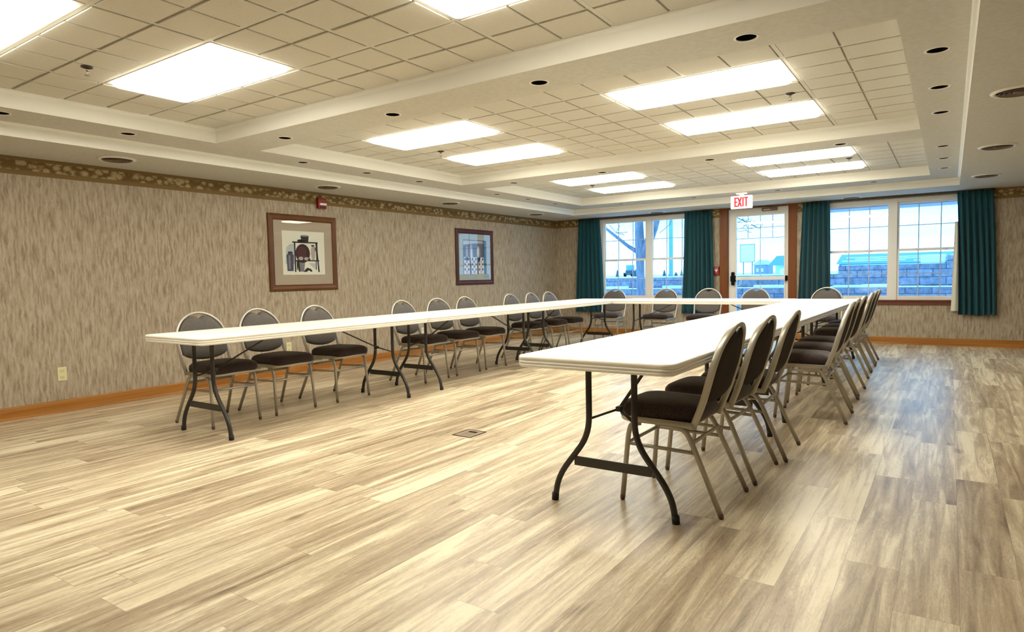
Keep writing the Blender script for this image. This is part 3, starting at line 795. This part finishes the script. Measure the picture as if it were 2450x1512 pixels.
    bm = BM(); pad(bm, [(0, -.0005), (.001, -.008), (.008, -.012)], .492, .183, .030, .0); obj('back_shell', bm, M['shell'], br)
    # seat cushion
    bm = BM(); prev = None
    def seat_out(ins):
        o = []
        pts = [(.128+ins, -.178+ins), (.520-ins, -.212+ins), (.534-ins, 0), (.520-ins, .212-ins), (.128+ins, .178-ins)]
        p3 = fillet([(pts[0][0], 0, 0)]+[(a, b, 0) for a, b in pts]+[(pts[0][0], .0001, 0)], [0, .05, .09, .3, .09, .05, 0], 6)
        return [(p.x, p.y) for p in p3[:-1]]
    prof = [(.020, .404), (.006, .406), (.0, .418), (-.002, .438), (.0, .456), (.012, .474), (.035, .485), (.075, .492), (.12, .496)]
    for k, (ins, z) in enumerate(prof):
        ring = [bm.verts.new((x, y, z)) for x, y in seat_out(ins)]
        if k == 0: bm.faces.new(ring)
        else:
            for i in range(len(ring)):
                f = bm.faces.new((prev[i], prev[(i+1) % len(ring)], ring[(i+1) % len(ring)], ring[i])); f.smooth = True
        prev = ring
    f = bm.faces.new(prev[::-1]); f.smooth = True
    obj('seat', bm, M['seatfab'], t)
    return t
def sweep_frame(bm, path, rw, rd):
    """flat oval tube: rw in the plane of the back, rd fore and aft"""
    pts = [Vector(p) for p in path]; rings = []; n = 12
    for i, p in enumerate(pts):
        a = pts[max(i-1, 0)]; b = pts[min(i+1, len(pts)-1)]; T = (b-a).normalized()
        X = Vector((1, 0, 0)); B = (X-T*X.dot(T)).normalized(); Nn = T.cross(B).normalized(); ring = []
        for k in range(n):
            th = 2*PI*k/n; c, s = math.cos(th), math.sin(th); c = math.copysign(abs(c)**.7, c); s = math.copysign(abs(s)**.7, s)
            ring.append(bm.verts.new(p+Nn*c*rw+B*s*rd))
        rings.append(ring)
    for a, b in zip(rings, rings[1:]):
        for k in range(n):
            f = bm.faces.new((a[k], a[(k+1) % n], b[(k+1) % n], b[k])); f.smooth = True
    bm.faces.new(rings[0][::-1]); bm.faces.new(rings[-1]); return rings
GL, GR, GB = 'chairs along the picture wall row', 'chairs along the right-hand row', 'chairs on the window side of the far table'
posn = ['nearest the camera', 'second from the camera', 'third from the camera', 'fourth from the camera', 'fifth from the camera', 'sixth from the camera', 'seventh from the camera', 'eighth from the camera', 'ninth, at the window end']
yl = [-8.15, -7.61, -6.99, -5.80, -5.20, -4.67, -3.66, -3.12, -2.62]; yaw_l = [0, .02, .05, .04, -.06, -.03, 0, .02, -.03]
ch0 = None
for k, y in enumerate(yl):
    lab = 'brown padded round-back chair on the picture wall side, ' + posn[k]
    if ch0 is None: ch0 = make_chair(lab, (1.362, y, 0), yaw_l[k], GL)
    else: dup(ch0, (1.362, y, 0), yaw_l[k], lab, GL)
for k, (x, y) in enumerate([(5.598, -7.985), (5.617, -7.43), (5.655, -6.92), (5.825, -5.74), (5.795, -5.125), (5.786, -4.54), (5.752, -3.46), (5.738, -2.90), (5.722, -2.275)]):
    dup(ch0, (x, y, 0), PI+[0, -.03, .02, .02, 0, -.02, .03, 0, .02][k], 'brown padded round-back chair on the right-hand side, ' + posn[k], GR)
lb = ['at the left corner by the left window', 'second from the left, against the left window', 'third from the left, against the curtain', 'fourth from the left, against the glass door', 'rightmost, in front of the right window']
for k, (x, y, a) in enumerate([(1.76, -1.08, .10), (2.675, -1.12, -.05), (3.352, -1.12, 0), (4.045, -1.10, .02), (4.985, -.98, 0)]):
    dup(ch0, (x, y, 0), -PI/2+a, 'brown chair behind the far table, ' + lb[k], GB)

# ------------------------------------------------------------------ pictures on the left wall
def poly(bm, pts, mi, d):
    """flat inked shape on the print, (u,v) in metres from the print centre"""
    prism(bm, pts, 0, d, 'x', mi)
def ell(cx, cz, rx, rz, n=28, a0=0, a1=2*PI): return [(cx+rx*math.cos(a0+(a1-a0)*k/(n if a1-a0 >= 6.28 else n-1)), cz+rz*math.sin(a0+(a1-a0)*k/(n if a1-a0 >= 6.28 else n-1))) for k in range(n)]
def picture(label, yc, zc, w, h, fw, fm, mb, aw, ah, inks, mats_):
    t = thing('framed_picture', label, 'picture', (.002, yc, zc), 0, 'framed prints on the long wall')
    bm = BM(); loops = []
    for ins, d in ((0, 0), (0, .012), (.006, .020), (fw*.35, .026), (fw*.6, .022), (fw*.78, .018), (fw*.86, .021), (fw, .012), (fw, .004)):
        a, b = w/2-ins, h/2-ins; loops.append([bm.verts.new((d, y, z)) for y, z in ((-a, -b), (a, -b), (a, b), (-a, b))])
    for p, q in zip(loops, loops[1:]):
        for k in range(4): bm.faces.new((p[k], p[(k+1) % 4], q[(k+1) % 4], q[k]))
    obj('picture_frame', bm, fm, t)
    bm = BM(); a, b = w/2-fw, h/2-fw
    for y0, y1, z0, z1 in ((-a, -aw/2, -b, b), (aw/2, a, -b, b), (-aw/2, aw/2, -b, -ah/2), (-aw/2, aw/2, ah/2, b)): bx(bm, .003, .0065, y0, y1, z0, z1)
    obj('mat_board', bm, mb, t)
    bm = BM(); bx(bm, .001, .0035, -aw/2, aw/2, -ah/2, ah/2)
    for pts, mi, lv in inks: 
        fs = prism(bm, pts, .0036, .0036+.0002*lv, 'x', mi)
    obj('print', bm, mats_, t)
    bm = BM(); bx(bm, .0095, .0115, -a, a, -b, b); obj('glass', bm, M['pglass'], t)
    return t
mats1 = [M['paper'], M['ink_black'], M['ink_blue'], M['ink_maroon'], M['ink_grey'], M['ink_clay'], M['ink_pale']]
def bxp(y0, y1, z0, z1): return [(y0, z0), (y1, z0), (y1, z1), (y0, z1)]
ink1 = [
 ([(-.27, -.13), (-.13, -.13), (-.13, .11), (-.20, .10), (-.25, .06)], 6, 1),          # shadow of the jar
 (bxp(-.165, .205, .118, .134), 1, 3), (bxp(-.13, .22, -.098, -.084), 1, 3),           # two shelves
 (bxp(-.142, -.122, -.225, .12), 1, 3), (bxp(.175, .20, -.095, .12), 1, 3), ([(.17, .12), (.19, .12), (.222, -.228), (.20, -.228)], 1, 4), (bxp(.165, .178, -.20, -.09), 1, 3), (bxp(-.112, -.100, -.20, -.09), 1, 3),
 ([(-.035, .134), (.065, .134), (.075, .205), (-.045, .205)], 1, 2), (ell(.015, .205, .060, .010, 20), 4, 5),   # bucket on top
 (ell(-.055, .145, .038, .016, 20), 1, 2),
 (ell(-.02, -.005, .105, .112, 32), 3, 2), (ell(-.02, .005, .088, .090, 32), 1, 3), (ell(-.03, .01, .07, .07, 32), 3, 4),  # big round tray
 (ell(-.05, -.065, .035, .022, 20), 5, 5), (ell(.03, -.068, .034, .020, 20), 5, 5), (ell(.07, -.075, .02, .013, 18), 3, 6),
 ([(.115, -.082), (.150, -.082), (.166, -.01), (.160, .05), (.145, .085), (.115, .085), (.100, .04), (.098, -.01)], 5, 3), (ell(.13, .09, .026, .010, 16), 1, 4), (ell(.158, .045, .016, .03, 16), 1, 2),
 ([(-.245, -.215), (-.16, -.215), (-.150, -.03), (-.165, -.012), (-.168, .005), (-.228, .005), (-.232, -.012), (-.252, -.03)], 2, 3), (ell(-.198, .006, .034, .009, 18), 1, 5), (bxp(-.225, -.20, -.19, -.03), 4, 4),
 ([(-.085, -.222), (-.01, -.222), (.01, -.102), (-.115, -.102)], 4, 2), ([(-.115, -.102), (-.085, -.222), (-.065, -.222), (-.075, -.102)], 1, 3), (ell(-.052, -.102, .062, .009, 22), 1, 5),
 ([(-.02, -.225), (.015, -.19), (.04, -.175), (.09, -.19), (.115, -.215), (.09, -.225), (.06, -.205), (.03, -.225)], 1, 4),
 ([(.06, -.12), (.16, -.12), (.16, -.20), (.12, -.165)], 6, 1)]
picture('brown framed still life of jars on a shelf, nearer the camera, below the red strobe', -6.008, 1.4365, .985, .894, .072, M['frame1'], M['matboard'], .612, .516, ink1, mats1)
mats2 = [M['ink_slate'], M['ink_black'], M['ink_white'], M['ink_mauve'], M['ink_grey'], M['ink_pale']]
ink2 = [(bxp(-.30, .25, .22, .262), 3, 1), ([(-.30, .19), (.20, .245), (.20, .262), (-.30, .262)], 5, 2), (bxp(.235, .31, -.275, .275), 1, 1),
        (ell(-.10, .05, .05, .16, 26), 3, 2), (ell(-.09, .02, .025, .12, 26), 2, 3), (ell(.10, .05, .055, .14, 26), 4, 2), (ell(.09, .08, .028, .09, 26), 2, 3), (ell(-.21, .04, .03, .14, 26), 3, 2)]
for k, cx in enumerate((-.215, -.02, .165)):
    ink2 += [(bxp(cx-.075, cx+.075, -.272, -.002), 2, 2), (bxp(cx+.078, cx+.102, -.275, -.01), 1, 2)]
    for zz in (-.035, -.115, -.20):
        ink2 += [(ell(cx-.045, zz, .018, .020, 14), 1, 4), (ell(cx+.045, zz, .018, .020, 14), 1, 4), (ell(cx, zz-.04, .026, .024, 16), [3, 4, 5][k], 4)]
picture('framed print of three patterned panels, farther along the wall toward the windows', -2.642, 1.4365, 1.0, .892, .075, M['frame2'], M['matboard2'], .625, .552, ink2, mats2)

# ------------------------------------------------------------------ small wall fittings
t = thing('fire_strobe', 'red fire alarm strobe high on the wall above the larger print', 'fire alarm', (.002, -5.738, 2.043))
bm = BM(); bx(bm, 0, .045, -.062, .062, -.062, .062, 0, .008); obj('housing', bm, M['red'], t)
bm = BM(); bx(bm, .044, .062, -.05, .05, -.022, .004, 0, .004); obj('strobe_lens', bm, M['lens'], t)
bm = BM(); bx(bm, .044, .050, -.045, .045, -.054, -.034); obj('horn_grille', bm, M['ink_maroon'], t)
t = thing('fire_alarm_pull', 'small red fire alarm pull station left of the door', 'fire alarm', (3.148, -.002, 1.137))
bm = BM(); bx(bm, -.048, .038, -.045, 0, -.070, .070, 0, .006); obj('housing', bm, M['red'], t)
bm = BM(); bx(bm, -.034, .024, -.052, -.044, .004, .024, 0, .002); bx(bm, -.014, .004, -.052, -.044, -.022, .004, 0, .002); obj('pull_handle', bm, M['lens'], t)
bm = BM(); bx(bm, -.036, .026, -.047, -.044, .040, .052); obj('label_strip', bm, M['ink_mauve'], t)
def outlet(y, z, m, lab):
    t = thing('wall_outlet', lab, 'outlet', (.0, y, z), 0, 'electrical outlets on the long wall')
    bm = BM(); bx(bm, 0, .006, -.036, .036, -.060, .060, 0, .003); obj('cover_plate', bm, m, t)
    for s in (-1, 1):
        bm = BM(); bx(bm, .005, .009, -.017, .017, s*.028-.015, s*.028+.015, 0, .004); r = obj('receptacle', bm, m, t)
        bm = BM(); bx(bm, .0085, .0095, -.009, -.006, s*.028-.004, s*.028+.007); bx(bm, .0085, .0095, .006, .009, s*.028-.004, s*.028+.007); bx(bm, .0085, .0095, -.003, .003, s*.028-.011, s*.028-.006); obj('slots', bm, M['slot'], r)
outlet(-8.620, .333, M['ivory'], 'ivory wall outlet at the far left, before the tables')
outlet(-6.275, .329, M['ivory'], 'ivory wall outlet seen between the second and third chairs')
outlet(-3.937, .326, M['whiteplastic'], 'white wall outlet seen behind the fourth chair')
# exit sign
t = thing('exit_sign', 'lit white exit sign with red letters hanging above the door', 'exit sign', (3.845, -1.15, 2.044))
bm = BM(); bx(bm, -.155, .155, -.022, .022, 0, .190, 0, .008); obj('housing', bm, M['exitface'], t)
bm = BM(); bx(bm, -.075, .075, -.03, .03, .212, H1-2.044-.0005, 0, .004); bx(bm, -.03, .03, -.012, .012, .186, .214); obj('canopy', bm, M['exitface'], t)
bm = BM(); ya, yb = -.0245, -.0215; z0, z1 = .028, .165; s = .019
bx(bm, -.098, -.098+s, ya, yb, z0, z1)
for z in (z0, (z0+z1)/2-s/2, z1-s): bx(bm, -.098, -.055, ya-.0001, yb, z, z+s)
for q in (1, -1):
    a, b = (-.046, .002) if q == 1 else (.002, -.046)
    prism(bm, [(a-.011, z0), (a+.011, z0), (b+.011, z1), (b-.011, z1)], ya-.0002*q, yb, 'y')
bx(bm, .017, .017+s, ya, yb, z0, z1)
bx(bm, .042, .098, ya-.0001, yb, z1-s, z1); bx(bm, .062, .062+s, ya, yb, z0, z1)
obj('letters', bm, M['exitred'], t)
# floor box
t = thing('floor_outlet_cover', 'small square bronze cover plate set in the plank floor', 'floor outlet', (3.622, -7.497, 0), .0)
bm = BM()
for a, b, c, d in ((-.082, .082, -.095, -.085), (-.082, .082, .085, .095), (-.082, -.072, -.085, .085), (.072, .082, -.085, .085)): bx(bm, a, b, c, d, 0, .004, 0, .001)
obj('rim', bm, M['bronze'], t)
bm = BM(); bx(bm, -.071, .071, -.084, .084, 0, .0025); obj('lid', bm, mat('tan_lid', (.30, .23, .16), .5), t)
bm = BM(); bx(bm, -.035, .035, .025, .055, .0026, .0036); obj('flap', bm, M['black'], t)
bm = BM(); bx(bm, -.050, .050, -.062, .062, .0024, .0029); obj('inner_plate', bm, mat('brown_plate', (.20, .145, .095), .5), t)

# ------------------------------------------------------------------ outside
bm = BM(); bx(bm, -14, 20, .2, 3.0, -.25, -.08); g = struct('ground', bm, M['snow']); g['label'] = 'snowy ground just outside the windows'
bm = BM(); bx(bm, -120, 120, 3.9, 260, -.3, 1.005); g = struct('ground', bm, M['snow']); g['label'] = 'snow covered upper ground beyond the retaining wall'
t = thing('retaining_wall', 'stepped grey block retaining wall outside the windows', 'wall', (3, 3.0, -.1))
bm = BM(); bx(bm, -17, 15, 0, .45, 0, .86); obj('lower_tier', bm, M['block'], t)
bm = BM(); bx(bm, -17, 1.55, .45, .95, 0, 1.115); bx(bm, 1.55, 3.37, .45, .95, 0, 1.295); bx(bm, 3.37, 15, .45, .95, 0, 1.44); obj('upper_tier', bm, M['block'], t)
bm = BM()
for i in range(64):
    x0 = -17+i*.5; hgt = .045+.03*math.sin(i*1.7)+.012*math.sin(i*5.1)
    bx(bm, x0, x0+.51, .03, .45, .86, .86+hgt, 0, .012)
obj('snow_ledge', bm, M['snow'], t)
bm = BM(); bx(bm, -17, 1.5, .47, .95, 1.115, 1.14, 0, .01); bx(bm, 1.6, 3.34, .5, .95, 1.295, 1.31, 0, .006); bx(bm, 3.42, 15, .5, .95, 1.44, 1.46, 0, .008); obj('snow_cap', bm, M['snow'], t)
bm = BM(); bx(bm, 2.95, 3.36, .5, .9, 1.31, 1.47, 0, .02); obj('snow_heap', bm, M['snow'], t)
# tree
t = thing('bare_tree', 'leafless forked tree outside the left window', 'tree', (.72, 2.45, -.08))
bm = BM(); o = Vector((.72, 2.45, -.08))
def tl(*p): return [Vector(q)-o for q in p]
sweep(bm, tl((.74, 2.45, -.08), (.73, 2.45, .9), (.72, 2.45, 1.5), (.715, 2.45, 1.75), (.70, 2.45, 2.4), (.66, 2.45, 3.6)), .088, n=14, ref=(0, 1, 0), taper=[1.25, 1.0, 1.05, 1.2, 1.0, .8])
sweep(bm, tl((.76, 2.45, 1.45), (.90, 2.45, 1.75), (1.03, 2.45, 2.10), (1.18, 2.45, 2.60), (1.4, 2.5, 3.6)), .098, n=12, ref=(0, 1, 0), taper=[.9, 1.0, 1.05, .9, .6])
obj('trunk', bm, M['bark'], t)
bm = BM(); sweep(bm, tl((.70, 2.45, 1.58), (.45, 2.42, 1.74), (.1, 2.40, 2.02), (-.25, 2.38, 2.30), (-.9, 2.3, 2.8)), .040, n=10, ref=(0, 1, 0), taper=[1.4, 1, .85, .7, .5]); obj('branch', bm, M['bark'], t)
bm = BM()
for ps in (((.2, 2.0, 2.2), (.36, 2.0, 2.02), (.62, 2.0, 2.02)), ((.36, 2.0, 2.02), (.55, 2.0, 1.97)), ((.45, 2.0, 2.18), (.36, 2.0, 2.03)), ((1.28, 2.2, 1.98), (1.5, 2.2, 2.14), (1.56, 2.2, 2.3))):
    sweep(bm, tl(*ps), .007, n=6, ref=(0, 1, 0))
for k in range(14):
    x = 2.75+random.uniform(-.2, .35); z = 2.14+random.uniform(-.16, .16); a = random.uniform(-1.0, .6); l = random.uniform(.10, .28)
    sweep(bm, tl((x, 3.0, z), (x+l*.5*math.cos(a), 3.0, z+l*.5*math.sin(a)), (x+l*math.cos(a+.4), 3.0, z+l*math.sin(a+.4))), .006, n=5, ref=(0, 1, 0))
sweep(bm, tl((1.3, 2.4, 3.0), (2.0, 2.8, 2.55), (2.6, 3.0, 2.3), (3.1, 3.0, 2.02)), .010, n=6, ref=(0, 1, 0))
obj('twigs', bm, M['twig'], t)
def simple(name, label, cat, fn, m, group=None):
    bm = BM(); fn(bm); return tag(obj(name, bm, m), label, cat, group)
simple('utility_pole', 'blue-grey utility pole seen through the left window', 'pole', lambda b: sweep(b, [(-.62, 8, .9), (-.62, 8, 5.0)], .062, n=12, ref=(0, 1, 0)), M['pole'])
# teal roofed long shed behind the wall (right window)
t = thing('long_shed', 'long low teal building with snow streaks seen through the right window', 'building', (6, 22, 1.0))
bm = BM(); bx(bm, -3.8, 8, 0, 4, 0, .42); obj('wall', bm, M['teal'], t)
bm = BM(); prism(bm, [(-.25, .40), (1.6, .86), (4.25, .40)], -3.9, 8.2, 'x'); obj('roof', bm, M['houseblue'], t)
for a, b, c, d in ((-3.7, -1.2, .1, .50), (-3.2, .3, .3, .58), (-.9, 2.2, .0, .47), (-3.6, -.2, .7, .66), (1.0, 3.6, .4, .60)):
    bm = BM(); z = d; y = -.25+(z-.40)/.46*1.85; bx(bm, a, b, y-.06, y+.02, z-.01, z+.045, 0, .01); obj('snow_patch', bm, M['snow'], t)
for x in (-3.6, -2.2, -.6, .9): 
    bm = BM(); bx(bm, x, x+.12, -.04, 0, .02, .30); obj('window', bm, M['housewall'], t)
# houses seen through the door
t = thing('house', 'pale house with blue roof seen through the door glass', 'house', (.2, 20, .9))
bm = BM(); bx(bm, -.35, 1.4, 0, 2, 0, .55); obj('wall', bm, M['housewall'], t)
bm = BM(); prism(bm, [(-.62, .50), (-.25, .92), (1.3, .92), (1.6, .50)], -.2, 2.2, 'y'); obj('roof', bm, M['houseblue'], t)
bm = BM(); prism(bm, [(-.1, .28), (.45, .52), (1.0, .28)], -.6, 0, 'y'); bx(bm, -.05, .95, -.55, 0, 0, .30); obj('porch', bm, M['snow'], t)
t = thing('house', 'lavender house with small windows left of the blue roof', 'house', (-1.15, 21.6, .9))
bm = BM(); bx(bm, -.32, .22, 0, 1.6, 0, .58); obj('wall', bm, M['ink_mauve'], t)
bm = BM(); prism(bm, [(-.38, .56), (-.05, .80), (.28, .56)], -.1, 1.7, 'y'); obj('roof', bm, M['housewall'], t)
for x in (-.2, .02): bm = BM(); bx(bm, x, x+.09, -.03, 0, .22, .38); obj('window', bm, M['snow'], t)
t = thing('house', 'small pale house under the chimney pole, middle of the door glass', 'house', (-.55, 26, .9))
bm = BM(); bx(bm, -.35, .35, 0, 2, 0, .75); obj('wall', bm, M['housewall'], t)
bm = BM(); prism(bm, [(-.42, .72), (0, 1.0), (.42, .72)], -.1, 2.1, 'y'); obj('roof', bm, M['signface'], t)
simple('street_pole', 'thin dark pole rising behind the small house', 'pole', lambda b: (sweep(b, [(-1.02, 30, .9), (-1.02, 30, 3.0)], .035, n=8, ref=(0, 1, 0)), bx(b, -1.10, -.94, 29.9, 30.1, 2.9, 3.05)), M['twig'])
t = thing('notice_board', 'pale square roadside sign board seen through the door glass', 'sign', (-1.38, 20, .9))
bm = BM(); bx(bm, -.33, .33, 0, .06, .68, 1.50); obj('board', bm, M['signface'], t)
bm = BM()
for a, b, c, d in ((-.34, .34, .67, .695), (-.34, .34, 1.485, 1.51), (-.34, -.32, .68, 1.5), (.32, .34, .68, 1.5)): bx(bm, a, b, -.02, 0, c, d)
obj('border', bm, M['ink_grey'], t)
for x in (-.2, .2): bm = BM(); bx(bm, x-.02, x+.02, .06, .1, 0, .9); obj('post', bm, M['ink_grey'], t)
# shrubs and boards beyond the left window
def cone_bush(b, h, r):
    for k in range(4):
        z = h*k/4; rr = r*(1-k*.2); rings = lathe(b, [(rr, z), (rr*.55, z+h*.2), (.01, z+h*.42)], n=10, smooth=False); cap(b, rings[-1])
e0 = None
for k, (px, hh, rr) in enumerate([(-7.95, .34, .13), (-7.05, .34, .16), (-6.35, .30, .12), (-5.40, .28, .13), (-5.25, .15, .09), (-5.02, .17, .15), (-4.82, .16, .08), (-4.62, .28, .11), (-4.42, .22, .13), (-4.22, .24, .08)]):
    bm = BM(); cone_bush(bm, hh, rr)
    tag(obj('evergreen_shrub', bm, M['evergreen'], None, (px, 20+.3*(k % 3), 1.0)), 'small dark shrub on the snow, %s from left through the left window' % (['first', 'second', 'third', 'fourth', 'fifth', 'sixth', 'seventh', 'eighth', 'ninth', 'tenth'][k]), 'shrub', 'evergreen shrubs on the snow')
t = thing('parked_truck', 'dark truck with a square blue board at the left window edge', 'vehicle', (-7.6, 20.6, 1.0))
bm = BM(); bx(bm, -.30, .30, 0, .5, .08, .22, 0, .03); bx(bm, -.2, .2, .05, .45, .2, .34, 0, .04); obj('body', bm, M['evergreen'], t)
bm = BM(); bx(bm, -.35, .10, .5, .56, .30, .62); obj('board', bm, M['pole'], t)
for x in (-.2, .2): 
    bm = BM(); rr = lathe(bm, [(.08, 0), (.08, .08)], cx=x, cy=.08, n=14, axis='y'); cap(bm, rr[0]); cap(bm, rr[-1]); obj('wheel', bm, M['black'], t)
t = thing('gate_post', 'lavender square post and board right of the utility pole', 'post', (-4.42, 21.4, 1.0))
bm = BM(); bx(bm, -.16, .16, 0, .06, .18, .70); obj('board', bm, M['ink_mauve'], t)
bm = BM(); bx(bm, -.03, .03, .06, .1, 0, .5); obj('post', bm, M['ink_grey'], t)
# roof eave over the right window
bm = BM(); bx(bm, 4.55, 8.6, .2, .75, 2.050, 2.10); struct('trim_8', bm, mat('lavender_eave', (.55, .52, .62), .7))
